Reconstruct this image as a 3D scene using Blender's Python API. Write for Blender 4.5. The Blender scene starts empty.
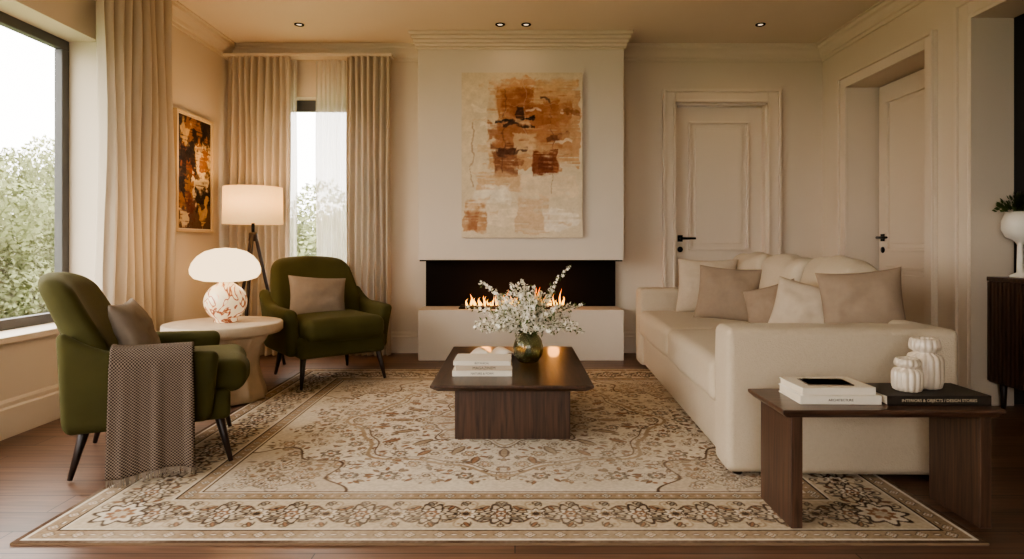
import bpy, bmesh, math, random
import numpy as np
from mathutils import Vector, Matrix, noise
random.seed(3); rng=np.random.RandomState(5)
S=bpy.context.scene
COL=S.collection
pi=math.pi
def lin(c):
    return tuple(((v/255)/12.92 if v/255<=0.04045 else ((v/255+0.055)/1.055)**2.4) for v in c)
def L4(c): return (*lin(c),1)
# ---------------- materials
def newmat(name):
    m=bpy.data.materials.new(name); m.use_nodes=True
    nt=m.node_tree; nt.nodes.clear()
    return m,nt,nt.nodes.new('ShaderNodeOutputMaterial')
def N(nt,t,**kw):
    n=nt.nodes.new(t)
    for k,v in kw.items():
        if k.startswith('i_'): n.inputs[k[2:].replace('_',' ')].default_value=v
        else: setattr(n,k,v)
    return n
def coords(nt,scale=(1,1,1)):
    tc=N(nt,'ShaderNodeTexCoord'); mp=N(nt,'ShaderNodeMapping'); mp.inputs['Scale'].default_value=scale
    nt.links.new(tc.outputs['Object'],mp.inputs['Vector']); return mp.outputs['Vector']
def mixc(nt,fac,a,b):
    m=N(nt,'ShaderNodeMix',data_type='RGBA')
    if fac is not None: nt.links.new(fac,m.inputs[0])
    for i,v in ((6,a),(7,b)):
        if isinstance(v,tuple): m.inputs[i].default_value=v
        else: nt.links.new(v,m.inputs[i])
    return m.outputs[2]
def bumpn(nt,h,strength,dist=0.01):
    b=N(nt,'ShaderNodeBump'); b.inputs['Strength'].default_value=strength; b.inputs['Distance'].default_value=dist
    nt.links.new(h,b.inputs['Height']); return b.outputs['Normal']
def M(name,c,rough=.6,metal=0,var=.05,vscale=4,bump=0,bscale=300,sheen=0,emit=None,estr=0,coat=0,c2=None,spec=.5,bdist=.004):
    m,nt,out=newmat(name)
    p=N(nt,'ShaderNodeBsdfPrincipled')
    v=coords(nt)
    n=N(nt,'ShaderNodeTexNoise'); n.inputs['Scale'].default_value=vscale; n.inputs['Detail'].default_value=5
    nt.links.new(v,n.inputs['Vector'])
    l=lin(c)
    a=tuple(x*(1-var) for x in l)+(1,); b=tuple(min(1,x*(1+var)) for x in l)+(1,)
    if c2: b=L4(c2)
    nt.links.new(mixc(nt,n.outputs['Fac'],a,b),p.inputs['Base Color'])
    p.inputs['Roughness'].default_value=rough; p.inputs['Metallic'].default_value=metal
    p.inputs['Specular IOR Level'].default_value=spec
    if sheen:
        p.inputs['Sheen Weight'].default_value=sheen; p.inputs['Sheen Roughness'].default_value=.4
        p.inputs['Sheen Tint'].default_value=tuple(min(1,x*2.5+.05) for x in l)+(1,)
    if coat: p.inputs['Coat Weight'].default_value=coat
    if emit: p.inputs['Emission Color'].default_value=L4(emit); p.inputs['Emission Strength'].default_value=estr
    if bump:
        n2=N(nt,'ShaderNodeTexNoise'); n2.inputs['Scale'].default_value=bscale; n2.inputs['Detail'].default_value=2
        nt.links.new(v,n2.inputs['Vector'])
        nt.links.new(bumpn(nt,n2.outputs['Fac'],bump,bdist),p.inputs['Normal'])
    nt.links.new(p.outputs[0],out.inputs[0]); return m
def wood(name,c1,c2,scale=(3,3,40),rough=.4,coat=0):
    m,nt,out=newmat(name); p=N(nt,'ShaderNodeBsdfPrincipled')
    v=coords(nt,scale)
    n=N(nt,'ShaderNodeTexNoise'); n.inputs['Scale'].default_value=1.5; n.inputs['Detail'].default_value=8; n.inputs['Distortion'].default_value=.6
    nt.links.new(v,n.inputs['Vector'])
    r=N(nt,'ShaderNodeValToRGB'); r.color_ramp.elements[0].position=.3; r.color_ramp.elements[1].position=.7
    r.color_ramp.elements[0].color=L4(c1); r.color_ramp.elements[1].color=L4(c2)
    nt.links.new(n.outputs['Fac'],r.inputs[0]); nt.links.new(r.outputs[0],p.inputs['Base Color'])
    p.inputs['Roughness'].default_value=rough; p.inputs['Coat Weight'].default_value=coat
    nt.links.new(bumpn(nt,n.outputs['Fac'],.15,.002),p.inputs['Normal'])
    nt.links.new(p.outputs[0],out.inputs[0]); return m
def cloth_trans(name,c,tr=.4,transp=0.0,vs=30):
    m,nt,out=newmat(name)
    v=coords(nt,(1,1,.15)); n=N(nt,'ShaderNodeTexNoise'); n.inputs['Scale'].default_value=vs; nt.links.new(v,n.inputs['Vector'])
    l=lin(c); col=mixc(nt,n.outputs['Fac'],tuple(x*.9 for x in l)+(1,),tuple(min(1,x*1.06) for x in l)+(1,))
    d=N(nt,'ShaderNodeBsdfDiffuse'); t=N(nt,'ShaderNodeBsdfTranslucent')
    nt.links.new(col,d.inputs[0]); nt.links.new(col,t.inputs[0])
    mx=N(nt,'ShaderNodeMixShader'); mx.inputs[0].default_value=tr
    nt.links.new(d.outputs[0],mx.inputs[1]); nt.links.new(t.outputs[0],mx.inputs[2]); o=mx
    if transp:
        tb=N(nt,'ShaderNodeBsdfTransparent'); m2=N(nt,'ShaderNodeMixShader'); m2.inputs[0].default_value=transp
        nt.links.new(mx.outputs[0],m2.inputs[1]); nt.links.new(tb.outputs[0],m2.inputs[2]); o=m2
    nt.links.new(o.outputs[0],out.inputs[0]); return m
def vcolmat(name,rough=.9,bump=.3,bscale=400):
    m,nt,out=newmat(name); p=N(nt,'ShaderNodeBsdfPrincipled')
    a=N(nt,'ShaderNodeAttribute',attribute_name='Col'); nt.links.new(a.outputs['Color'],p.inputs['Base Color'])
    p.inputs['Roughness'].default_value=rough; p.inputs['Specular IOR Level'].default_value=.2
    n=N(nt,'ShaderNodeTexNoise'); n.inputs['Scale'].default_value=bscale; nt.links.new(coords(nt),n.inputs['Vector'])
    nt.links.new(bumpn(nt,n.outputs['Fac'],bump,.004),p.inputs['Normal'])
    nt.links.new(p.outputs[0],out.inputs[0]); return m
def emis(name,c,s):
    m,nt,out=newmat(name); e=N(nt,'ShaderNodeEmission'); e.inputs[0].default_value=L4(c); e.inputs[1].default_value=s
    nt.links.new(e.outputs[0],out.inputs[0]); return m

m_wall=M('paint_cream',(216,201,182),.85,var=.02,vscale=2,bump=.05,bscale=150)
m_breast=M('plaster_greige',(214,202,187),.9,var=.03,vscale=3,bump=.1,bscale=60)
m_trim=M('trim_paint',(217,202,183),.55,var=.02)
m_ceil=M('ceiling_paint',(226,212,193),.9,var=.02)
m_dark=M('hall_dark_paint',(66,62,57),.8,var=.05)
m_black=M('black_steel',(22,15,11),.8,var=.1,spec=.15)
m_metal=M('black_handle',(15,14,13),.35,metal=.6)
m_frame=M('window_frame_grey',(84,82,80),.5,var=.03)
m_walnut=wood('walnut',(52,36,28),(92,64,49),(4,40,40),.32,.25)
m_walnuty=wood('walnut_y',(48,33,25),(82,56,43),(45,4,45),.3,.25)
m_walnutz=wood('walnut_z',(52,36,28),(92,66,50),(50,50,2.5),.4,.1)
m_leg=M('dark_leg',(38,24,18),.4)
m_green=M('olive_velvet',(71,67,35),.85,var=.28,vscale=6,bump=.12,bscale=500,sheen=.3,spec=.2)
m_sofa=M('cream_linen_weave',(192,177,156),.95,var=.06,vscale=60,bump=.6,bscale=170,sheen=.1,spec=.15,bdist=.004)
m_pgrey=M('taupe_linen',(140,127,114),.95,var=.08,vscale=40,bump=.4,bscale=350,spec=.1)
m_ptan=M('sand_linen',(148,130,112),.95,var=.08,vscale=40,bump=.4,bscale=350,spec=.1)
m_pcream=M('oat_linen',(182,167,148),.95,var=.08,vscale=40,bump=.4,bscale=350,spec=.1)
m_curt=cloth_trans('linen_curtain',(208,195,178),.24)
m_sheer=cloth_trans('sheer_voile',(240,234,225),.5,.3)
m_trav=M('travertine',(196,177,153),.6,var=.18,vscale=14,bump=.15,bscale=60)
m_white=M('book_white',(222,213,198),.6,var=.03)
m_page=M('book_pages',(225,212,190),.8,var=.08,vscale=80)
m_blackbook=M('book_dark',(40,32,27),.5,var=.05)
m_ink=M('spine_ink',(50,42,36),.6)
m_inkl=M('spine_ink_light',(200,185,160),.6)
m_opal=emis('opal_glass_lit',(255,220,172),2.2)
m_leaf=M('leaf',(84,100,48),.6,var=.3,vscale=20)
m_petal=M('petal',(245,238,222),.6,var=.03)
m_ceramic=M('ceramic_white',(225,218,205),.3,var=.03)
m_tree=M('foliage',(98,108,74),.95,c2=(172,175,136),vscale=.7,spec=0)  # leaf colours paled so the outdoor haze sits in the albedo
m_bark=M('bark',(110,98,84),.9,var=.2)
m_grass=M('grass',(120,130,94),.9,var=.2)

# ---------------- mesh helpers
def obj(name,me,mat=None,parent=None,loc=(0,0,0),rot=(0,0,0),smooth=False):
    o=bpy.data.objects.new(name,me); COL.objects.link(o)
    if mat: me.materials.append(mat)
    o.location=loc; o.rotation_euler=rot
    if parent: o.parent=parent
    if smooth: me.polygons.foreach_set('use_smooth',[True]*len(me.polygons))
    return o
def mesh(name,v,f):
    me=bpy.data.meshes.new(name); me.from_pydata([tuple(x) for x in v],[],f); me.update(); return me
def empty(name,loc=(0,0,0),rotz=0,parent=None):
    e=bpy.data.objects.new(name,None); COL.objects.link(e); e.location=loc; e.rotation_euler=(0,0,rotz); e.empty_display_size=.1
    if parent: e.parent=parent
    return e
def bevel(o,w,seg=2,ang=30):
    b=o.modifiers.new('bev','BEVEL'); b.width=w; b.segments=seg; b.limit_method='ANGLE'; b.angle_limit=math.radians(ang)
    return o
def boxes(name,lst,mat,parent=None,bev=0,loc=(0,0,0),rot=(0,0,0)):
    v=[];f=[]
    for (x0,x1,y0,y1,z0,z1) in lst:
        k=len(v)
        v+=[(x0,y0,z0),(x1,y0,z0),(x1,y1,z0),(x0,y1,z0),(x0,y0,z1),(x1,y0,z1),(x1,y1,z1),(x0,y1,z1)]
        f+=[[k+i for i in q] for q in ((0,3,2,1),(4,5,6,7),(0,1,5,4),(1,2,6,5),(2,3,7,6),(3,0,4,7))]
    o=obj(name,mesh(name,v,f),mat,parent,loc,rot)
    if bev: bevel(o,bev)
    return o
def box(name,x0,x1,y0,y1,z0,z1,mat,parent=None,bev=.003,**k): return boxes(name,[(x0,x1,y0,y1,z0,z1)],mat,parent,bev,**k)
def rbox(name,size,r,mat,loc=(0,0,0),rot=(0,0,0),parent=None,deform=None,n=(6,6,6),m=4):
    half=[s/2 for s in size]; C=[];inn=[]
    rr=min(r,min(half)*.98)
    for a in range(3):
        i=half[a]-rr; inn.append(i)
        e=[i+rr*math.tan(pi/4*k/m) for k in range(1,m+1)]
        C.append([-x for x in reversed(e)]+list(np.linspace(-i,i,n[a]+1))+e)
    idx={};V=[]
    def gv(i,j,k):
        key=(i,j,k)
        if key not in idx:
            q=[C[0][i],C[1][j],C[2][k]]
            c=[max(-inn[a],min(inn[a],q[a])) for a in range(3)]
            d=[q[a]-c[a] for a in range(3)]; l=math.sqrt(sum(x*x for x in d))
            if l>1e-9: q=[c[a]+rr*d[a]/l for a in range(3)]
            if deform: q=deform(*q)
            idx[key]=len(V); V.append(tuple(q))
        return idx[key]
    nx,ny,nz=[len(c)-1 for c in C]; F=[]
    for i in range(nx):
        for j in range(ny):
            F.append([gv(i,j,0),gv(i,j+1,0),gv(i+1,j+1,0),gv(i+1,j,0)])
            F.append([gv(i,j,nz),gv(i+1,j,nz),gv(i+1,j+1,nz),gv(i,j+1,nz)])
    for i in range(nx):
        for k in range(nz):
            F.append([gv(i,0,k),gv(i+1,0,k),gv(i+1,0,k+1),gv(i,0,k+1)])
            F.append([gv(i,ny,k),gv(i,ny,k+1),gv(i+1,ny,k+1),gv(i+1,ny,k)])
    for j in range(ny):
        for k in range(nz):
            F.append([gv(0,j,k),gv(0,j,k+1),gv(0,j+1,k+1),gv(0,j+1,k)])
            F.append([gv(nx,j,k),gv(nx,j+1,k),gv(nx,j+1,k+1),gv(nx,j,k+1)])
    return obj(name,mesh(name,V,F),mat,parent,loc,rot,True)
def puff(size,bx=0,by=0,bz=0,nz=.006,seed=0):
    hx,hy,hz=[s/2 for s in size]
    def f(x,y,z):
        u,v,w=x/hx,y/hy,z/hz
        q=[x+bx*u*(1-v*v)*(1-w*w), y+by*v*(1-u*u)*(1-w*w), z+bz*w*(1-u*u)*(1-v*v)]
        nn=noise.noise(Vector((x*6+seed,y*6,z*6)))*nz
        s=1+nn/max(hx,hy,hz)*2
        return [c*s for c in q]
    return f
def cyl(name,p0,p1,r0,r1,mat,parent=None,seg=20):
    p0=Vector(p0);p1=Vector(p1); d=(p1-p0).normalized()
    a=d.orthogonal().normalized(); b=d.cross(a); V=[];F=[]
    for p,r in ((p0,r0),(p1,r1)):
        for i in range(seg):
            t=2*pi*i/seg; V.append(p+(a*math.cos(t)+b*math.sin(t))*r)
    for i in range(seg):
        j=(i+1)%seg; F.append([i,j,seg+j,seg+i])
    F.append(list(range(seg))[::-1]); F.append(list(range(seg,2*seg)))
    o=obj(name,mesh(name,V,F),mat,parent,smooth=True); bevel(o,min(r0,r1)*.15,1,50); 
    return o
def lathe(name,prof,mat,loc=(0,0,0),parent=None,seg=64,rd=None,smooth=True):
    V=[];F=[];n=len(prof)
    for r,z in prof:
        for i in range(seg):
            t=2*pi*i/seg; q=r*(rd(t,z) if rd else 1); V.append((q*math.cos(t),q*math.sin(t),z))
    for k in range(n-1):
        for i in range(seg):
            j=(i+1)%seg; F.append([k*seg+i,k*seg+j,(k+1)*seg+j,(k+1)*seg+i])
    if prof[0][0]>1e-6: F.append(list(range(seg))[::-1])
    if prof[-1][0]>1e-6: F.append([(n-1)*seg+i for i in range(seg)])
    return obj(name,mesh(name,V,F),mat,parent,loc,smooth=smooth)
def pillow(name,w,h,t,mat,loc,rot,parent=None,seed=0):
    n=28;V=[];F=[]
    for s in (1,-1):
        for j in range(n+1):
            for i in range(n+1):
                u=-1+2*i/n; v=-1+2*j/n
                u=math.sin(u*pi/2); v=math.sin(v*pi/2)
                x=u*w/2*(1-.09*(1-v*v)); z=v*h/2*(1-.09*(1-u*u))
                th=t/2*(max(0,(1-u**2)*(1-v**2)))**.42
                th*=1+.25*noise.noise(Vector((u*2.2+seed,v*2.2,s*2)))
                th+=.010*noise.noise(Vector((u*5+seed,v*5,3)))*(1-u*u)*(1-v*v)
                V.append((x,-s*th,z))
    m=(n+1)**2
    for j in range(n):
        for i in range(n):
            a=j*(n+1)+i; F.append([a,a+1,a+n+2,a+n+1]); F.append([m+a,m+a+n+1,m+a+n+2,m+a+1])
    me=mesh(name,V,F)
    bm=bmesh.new(); bm.from_mesh(me); bmesh.ops.remove_doubles(bm,verts=bm.verts,dist=1e-5); bm.to_mesh(me); bm.free()
    return obj(name,me,mat,parent,loc,rot,True)
def sweep(name,prof,p0,p1,nrm,mat,parent=None):
    V=[];F=[];n=len(prof)
    for p in (p0,p1):
        for o_,z in prof: V.append((p[0]+nrm[0]*o_,p[1]+nrm[1]*o_,z))
    for i in range(n):
        j=(i+1)%n; F.append([i,j,n+j,n+i])
    F.append(list(range(n))[::-1]); F.append(list(range(n,2*n)))
    me=mesh(name,V,F); bm=bmesh.new(); bm.from_mesh(me); bmesh.ops.recalc_face_normals(bm,faces=bm.faces); bm.to_mesh(me); bm.free()
    return obj(name,me,mat,parent)

# ---------------- room
XL,XR,YB,ZC=-2.57,2.77,5.585,2.75
YF=-2.2
floor_m,nt,out=newmat('wood_floor')
p=N(nt,'ShaderNodeBsdfPrincipled'); v=coords(nt)
br=N(nt,'ShaderNodeTexBrick'); br.offset=.37
for k,val in (('Scale',1),('Mortar Size',.0025),('Mortar Smooth',.3),('Bias',0),('Brick Width',1.7),('Row Height',.15)): br.inputs[k].default_value=val
br.inputs['Color1'].default_value=L4((122,92,74)); br.inputs['Color2'].default_value=L4((100,73,57)); br.inputs['Mortar'].default_value=L4((44,30,23))
nt.links.new(v,br.inputs['Vector'])
gn=N(nt,'ShaderNodeTexNoise'); gn.inputs['Scale'].default_value=2; gn.inputs['Detail'].default_value=9; gn.inputs['Distortion'].default_value=.5
nt.links.new(coords(nt,(1.5,22,22)),gn.inputs['Vector'])
rr=N(nt,'ShaderNodeValToRGB'); rr.color_ramp.elements[0].color=(.6,.6,.6,1); rr.color_ramp.elements[1].color=(1.2,1.2,1.2,1)
rr.color_ramp.elements[0].position=.3; rr.color_ramp.elements[1].position=.7
nt.links.new(gn.outputs['Fac'],rr.inputs[0])
mu=N(nt,'ShaderNodeMix',data_type='RGBA',blend_type='MULTIPLY'); mu.inputs[0].default_value=1
nt.links.new(br.outputs['Color'],mu.inputs[6]); nt.links.new(rr.outputs[0],mu.inputs[7]); nt.links.new(mu.outputs[2],p.inputs['Base Color'])
p.inputs['Roughness'].default_value=.36
nt.links.new(bumpn(nt,br.outputs['Fac'],-.3,.003),p.inputs['Normal'])
nt.links.new(p.outputs[0],out.inputs[0])
box('floor',-2.9,4.6,YF-.2,YB+.2,-.1,0,floor_m,bev=0)
box('ceiling',-2.9,4.6,YF-.2,YB+.2,ZC,ZC+.1,m_ceil,bev=0)
T=.24
WY0,WY1,WZ0,WZ1=-.9,3.84,.505,2.227
boxes('wall_left',[(XL-T,XL,YF,WY0,0,ZC),(XL-T,XL,WY1,YB+T,0,ZC),(XL-T,XL,WY0,WY1,0,WZ0),(XL-T,XL,WY0,WY1,WZ1,ZC)],m_wall)
BX0,BX1,BZ0,BZ1=-2.2,-1.35,.45,2.3
DX0,DX1,DZ=1.44,2.27,2.25
boxes('wall_back',[(XL-T,BX0,YB,YB+T,0,ZC),(BX0,BX1,YB,YB+T,0,BZ0),(BX0,BX1,YB,YB+T,BZ1,ZC),(BX1,DX0,YB,YB+T,0,ZC),
   (DX0,DX1,YB,YB+T,DZ,ZC),(DX1,XR+T+.3,YB,YB+T,0,ZC)],m_wall)
RY0,RY1=4.16,5.157; OY0,OY1=1.3,3.76; OZ=2.36; RZ=2.28
boxes('wall_right',[(XR,XR+T,RY1,YB,0,ZC),(XR,XR+T,RY0,RY1,RZ,ZC),(XR,XR+T,OY1,RY0,0,ZC),(XR,XR+T,OY0,OY1,OZ,ZC),(XR,XR+T,YF,OY0,0,ZC)],m_wall)
boxes('wall_hall',[(XR+T,4.6,OY1+.02,OY1+.12,0,ZC),(4.5,4.6,OY0-1,OY1,0,ZC),(XR+T,4.6,OY0-1.1,OY0-1,0,ZC)],m_dark)
FA,FB,FC,FD=-1.9,.6,.7,2.3
boxes('wall_front',[(XL,FA,YF-T,YF,0,ZC),(FB,XR,YF-T,YF,0,ZC),(FA,FB,YF-T,YF,0,FC),(FA,FB,YF-T,YF,FD,ZC)],m_wall)
w=empty('fill_window')  # unseen opening behind the camera, added to let in fill light
boxes('frame',[(FA,FB,YF-.15,YF-.08,FC,FC+.06),(FA,FB,YF-.15,YF-.08,FD-.06,FD),(FA,FA+.06,YF-.15,YF-.08,FC+.06,FD-.06),(FB-.06,FB,YF-.15,YF-.08,FC+.06,FD-.06)],m_frame,w,.004)
bp=[(0,0),(.022,0),(.022,.145),(.014,.155),(.014,.175),(.006,.19),(0,.19)]
sweep('baseboard_left',bp,(XL,YF),(XL,YB),(1,0),m_trim)
sweep('baseboard_back',bp,(XL,YB),(-.82,YB),(0,-1),m_trim)
sweep('baseboard_back',bp,(.914,YB),(1.315,YB),(0,-1),m_trim)
sweep('baseboard_back',bp,(2.414,YB),(XR,YB),(0,-1),m_trim)
sweep('baseboard_right',bp,(XR,RY1+.1),(XR,YB),(-1,0),m_trim)
sweep('baseboard_right',bp,(XR,OY1+.1),(XR,RY0-.1),(-1,0),m_trim)
cp=[(0,ZC-.13),(.012,ZC-.13),(.016,ZC-.105),(.03,ZC-.10),(.04,ZC-.075),(.065,ZC-.045),(.085,ZC-.035),(.09,ZC-.012),(.11,ZC-.01),(.11,ZC),(0,ZC)]
sweep('trim_1',cp,(XL,YF),(XL,YB),(1,0),m_trim)
sweep('trim_2',cp,(XL,YB),(XR,YB),(0,-1),m_trim)
sweep('trim_3',cp,(XR,YF),(XR,YB),(-1,0),m_trim)
def casing_y(name,x0,x1,ztop,wd,y,parent=None):
    L=[(x0-wd,x0,y-.025,y,0,ztop+wd),(x1,x1+wd,y-.025,y,0,ztop+wd),(x0,x1,y-.025,y,ztop,ztop+wd),
       (x0-wd,x0-wd+.025,y-.045,y-.025,0,ztop+wd),(x1+wd-.025,x1+wd,y-.045,y-.025,0,ztop+wd),(x0-wd+.025,x1+wd-.025,y-.045,y-.025,ztop+wd-.025,ztop+wd),
       (x0-.02,x0,y-.038,y-.025,0,ztop+.02),(x1,x1+.02,y-.038,y-.025,0,ztop+.02),(x0,x1,y-.038,y-.025,ztop,ztop+.02)]
    return boxes(name,L,m_trim,parent,.004)
def casing_x(name,y0,y1,ztop,wd,x,parent=None):
    L=[(x-.025,x,y0-wd,y0,0,ztop+wd),(x-.025,x,y1,y1+wd,0,ztop+wd),(x-.025,x,y0,y1,ztop,ztop+wd),
       (x-.045,x-.025,y0-wd,y0-wd+.025,0,ztop+wd),(x-.045,x-.025,y1+wd-.025,y1+wd,0,ztop+wd),(x-.045,x-.025,y0-wd+.025,y1+wd-.025,ztop+wd-.025,ztop+wd)]
    return boxes(name,L,m_trim,parent,.004)
def leaf(parent,w_,h_,mat):
    box('leaf',0,w_,0,.04,0.005,h_,mat,parent,.002)
    for k,(z0,z1) in enumerate(((.2,.8),(.92,h_-.13))):
        x0,x1=.12,w_-.12; t=.024
        boxes('moulding_%d'%(k+1),[(x0,x1,-.022,0,z0,z0+t),(x0,x1,-.022,0,z1-t,z1),(x0,x0+t,-.022,0,z0+t,z1-t),(x1-t,x1,-.022,0,z0+t,z1-t)],mat,parent,.005)
        box('panel_%d'%(k+1),x0+.06,x1-.06,-.010,0,z0+.06,z1-.06,mat,parent,.005)
def handle(parent,x,z,s):
    box('handle_plate',x-.022,x+.022,-.012,0,z-.03,z+.03,m_metal,parent,.003)
    cyl('handle_stem',(x,-.05,z),(x,0,z),.009,.009,m_metal,parent)
    cyl('handle_lever',(x-.008*s,-.05,z),(x+.13*s,-.05,z),.011,.009,m_metal,parent)
    cyl('keyhole',(x,-.01,z-.1),(x,0,z-.1),.026,.026,m_metal,parent)
d=empty('door_1'); casing_y('casing',DX0,DX1,DZ,.115,YB,d)
boxes('jamb',[(DX0,DX0+.02,YB,YB+.2,0,DZ),(DX1-.02,DX1,YB,YB+.2,0,DZ),(DX0,DX1,YB,YB+.2,DZ-.02,DZ)],m_trim,d)
l=empty('door_leaf',(DX0+.02,YB+.07,0),0,d); leaf(l,DX1-DX0-.04,DZ-.025,m_trim); handle(l,.045,1.03,1)
d=empty('door_2'); casing_x('casing',RY0,RY1,RZ,.1,XR,d)
boxes('recess',[(XR+T,XR+T+.3,RY1,RY1+.04,0,RZ+.04),(XR+T,XR+T+.3,RY0-.04,RY0,0,RZ+.04),(XR+T,XR+T+.3,RY0,RY1,RZ,RZ+.04),(XR+T+.08,XR+T+.3,RY0-.04,RY1+.04,0,RZ)],m_trim,d)
l=empty('door_leaf',(XR+T-.0,RY1-.03,0),-pi/2,d); leaf(l,RY1-RY0-.06,RZ-.01,m_trim); handle(l,.06,1.03,1)
cs=casing_x('trim_4',OY0,OY1,OZ,.1,XR)
boxes('trim_5',[(XR-.02,XR+T,OY1-.02,OY1,0,OZ),(XR-.02,XR+T,OY0,OY0+.02,0,OZ),(XR-.02,XR+T,OY0+.02,OY1-.02,OZ-.02,OZ)],m_trim)
glass,nt,out=newmat('window_glass')
tb=N(nt,'ShaderNodeBsdfTransparent'); gl=N(nt,'ShaderNodeBsdfGlossy'); gl.inputs['Roughness'].default_value=.02
mx=N(nt,'ShaderNodeMixShader'); mx.inputs[0].default_value=.05
nt.links.new(tb.outputs[0],mx.inputs[1]); nt.links.new(gl.outputs[0],mx.inputs[2]); nt.links.new(mx.outputs[0],out.inputs[0])
w=empty('window_1'); xa,xb=XL-.24,XL-.19; fw=.06
boxes('frame',[(xa,xb,WY0,WY1,WZ0,WZ0+fw),(xa,xb,WY0,WY1,WZ1-fw,WZ1),(xa,xb,WY1-fw,WY1,WZ0+fw,WZ1-fw),(xa,xb,WY0,WY0+fw,WZ0+fw,WZ1-fw),(xa,xb,1.35,1.35+fw,WZ0+fw,WZ1-fw)],m_frame,w,.004)
box('glass',xa+.02,xa+.026,WY0+fw,WY1-fw,WZ0+fw,WZ1-fw,glass,w,0)
box('sill',XL-.19,XL+.035,WY0-.03,WY1+.03,WZ0-.03,WZ0+.004,m_trim,w,.004)
w=empty('window_2'); ya,yb=YB+.12,YB+.17
boxes('frame',[(BX0,BX1,ya,yb,BZ0,BZ0+fw),(BX0,BX1,ya,yb,BZ1-.1,BZ1),(BX0,BX0+fw,ya,yb,BZ0+fw,BZ1-.1),(BX1-fw,BX1,ya,yb,BZ0+fw,BZ1-.1)],m_frame,w,.004)
box('glass',BX0+fw,BX1-fw,ya+.02,ya+.026,BZ0+fw,BZ1-.1,glass,w,0)
box('sill',BX0-.02,BX1+.02,YB-.03,YB+.12,BZ0-.03,BZ0+.003,m_trim,w,.003)
# ---------------- fireplace
FX0,FX1,FY=-.814,.914,5.2
fp=empty('fireplace')
boxes('chimney_breast',[(FX0,FX1,FY,YB,.844,ZC)],m_breast,fp,.004)
boxes('trim_6',[(FX0-.015,FX1+.015,FY-.015,YB,ZC-.14,ZC-.12),(FX0-.025,FX1+.025,FY-.025,YB,ZC-.12,ZC-.09),(FX0-.035,FX1+.035,FY-.035,YB,ZC-.09,ZC-.06),(FX0-.05,FX1+.05,FY-.05,YB,ZC-.06,ZC-.03),(FX0-.07,FX1+.07,FY-.07,YB,ZC-.03,ZC)],m_trim,None,.006)
boxes('hearth',[(FX0,FX1,FY,YB,0,.425)],m_breast,fp,.004)
boxes('firebox_panel',[(FX0+.02,FX1-.02,YB-.06,YB,.425,.844)],m_black,fp)
boxes('firebox_lintel',[(FX0+.01,FX1-.01,FY+.02,YB-.06,.832,.843)],m_black,fp)
boxes('burner_tray',[(-.48,.52,5.27,5.45,.425,.437)],m_black,fp,.002)
bm=bmesh.new()
for i in range(90):
    mt=Matrix.Translation((-.46+.96*random.random(),5.28+.16*random.random(),.44))@Matrix.Rotation(random.random()*3,4,'Z')@Matrix.Diagonal((1.3,1,.7,1))
    bmesh.ops.create_icosphere(bm,subdivisions=2,radius=.012+.008*random.random(),matrix=mt)
me=bpy.data.meshes.new('pebbles'); bm.to_mesh(me); bm.free(); obj('pebbles',me,M('pebble',(70,55,48),.7,var=.3,vscale=30),fp,smooth=True)
fm,nt,out=newmat('flame'); g=N(nt,'ShaderNodeTexCoord'); sx=N(nt,'ShaderNodeSeparateXYZ'); nt.links.new(g.outputs['Generated'],sx.inputs[0])
cr=N(nt,'ShaderNodeValToRGB'); cr.color_ramp.elements[0].color=L4((255,190,90)); cr.color_ramp.elements[1].color=L4((236,90,20)); cr.color_ramp.elements[0].position=.1
nt.links.new(sx.outputs['Z'],cr.inputs[0])
e=N(nt,'ShaderNodeEmission'); e.inputs[1].default_value=4.0; nt.links.new(cr.outputs[0],e.inputs[0])
tb=N(nt,'ShaderNodeBsdfTransparent'); lw=N(nt,'ShaderNodeLayerWeight'); lw.inputs[0].default_value=.5
mx=N(nt,'ShaderNodeMixShader'); nt.links.new(lw.outputs['Facing'],mx.inputs[0]); nt.links.new(e.outputs[0],mx.inputs[1]); nt.links.new(tb.outputs[0],mx.inputs[2]); nt.links.new(mx.outputs[0],out.inputs[0])
V=[];F=[]
for i in range(38):
    cx=-.42+.86*(i+.5)/38+random.uniform(-.01,.01); cy=5.33+random.uniform(0,.06); h=random.choice([.05,.08,.10,.14,.09])*random.uniform(.8,1.2); R=random.uniform(.007,.014); ph=random.random()*9
    k=len(V); nr,ns=12,8
    for a in range(nr+1):
        t=a/nr; r=R*math.sin(pi*min(1,t**.55))*(1-.3*t)+.0006
        ox=math.sin(t*5+ph)*.012*t; 
        for b in range(ns): V.append((cx+ox+r*math.cos(2*pi*b/ns),cy+r*math.sin(2*pi*b/ns),.44+h*t))
    for a in range(nr):
        for b in range(ns):
            c=(b+1)%ns; F.append([k+a*ns+b,k+a*ns+c,k+(a+1)*ns+c,k+(a+1)*ns+b])
obj('flames',mesh('flames',V,F),fm,fp,smooth=True)
def plight(name,loc,e_,c,r=.05,parent=None):
    ld=bpy.data.lights.new(name,'POINT'); ld.energy=e_; ld.color=lin(c); ld.shadow_soft_size=r
    o=bpy.data.objects.new(name,ld); COL.objects.link(o); o.location=loc
    if parent:o.parent=parent
    return o
for i,x in enumerate((-.25,.05,.33)): plight('fire_light_%d'%i,(x,5.3,.56),1.6,(255,170,90),.05,fp)
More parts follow.
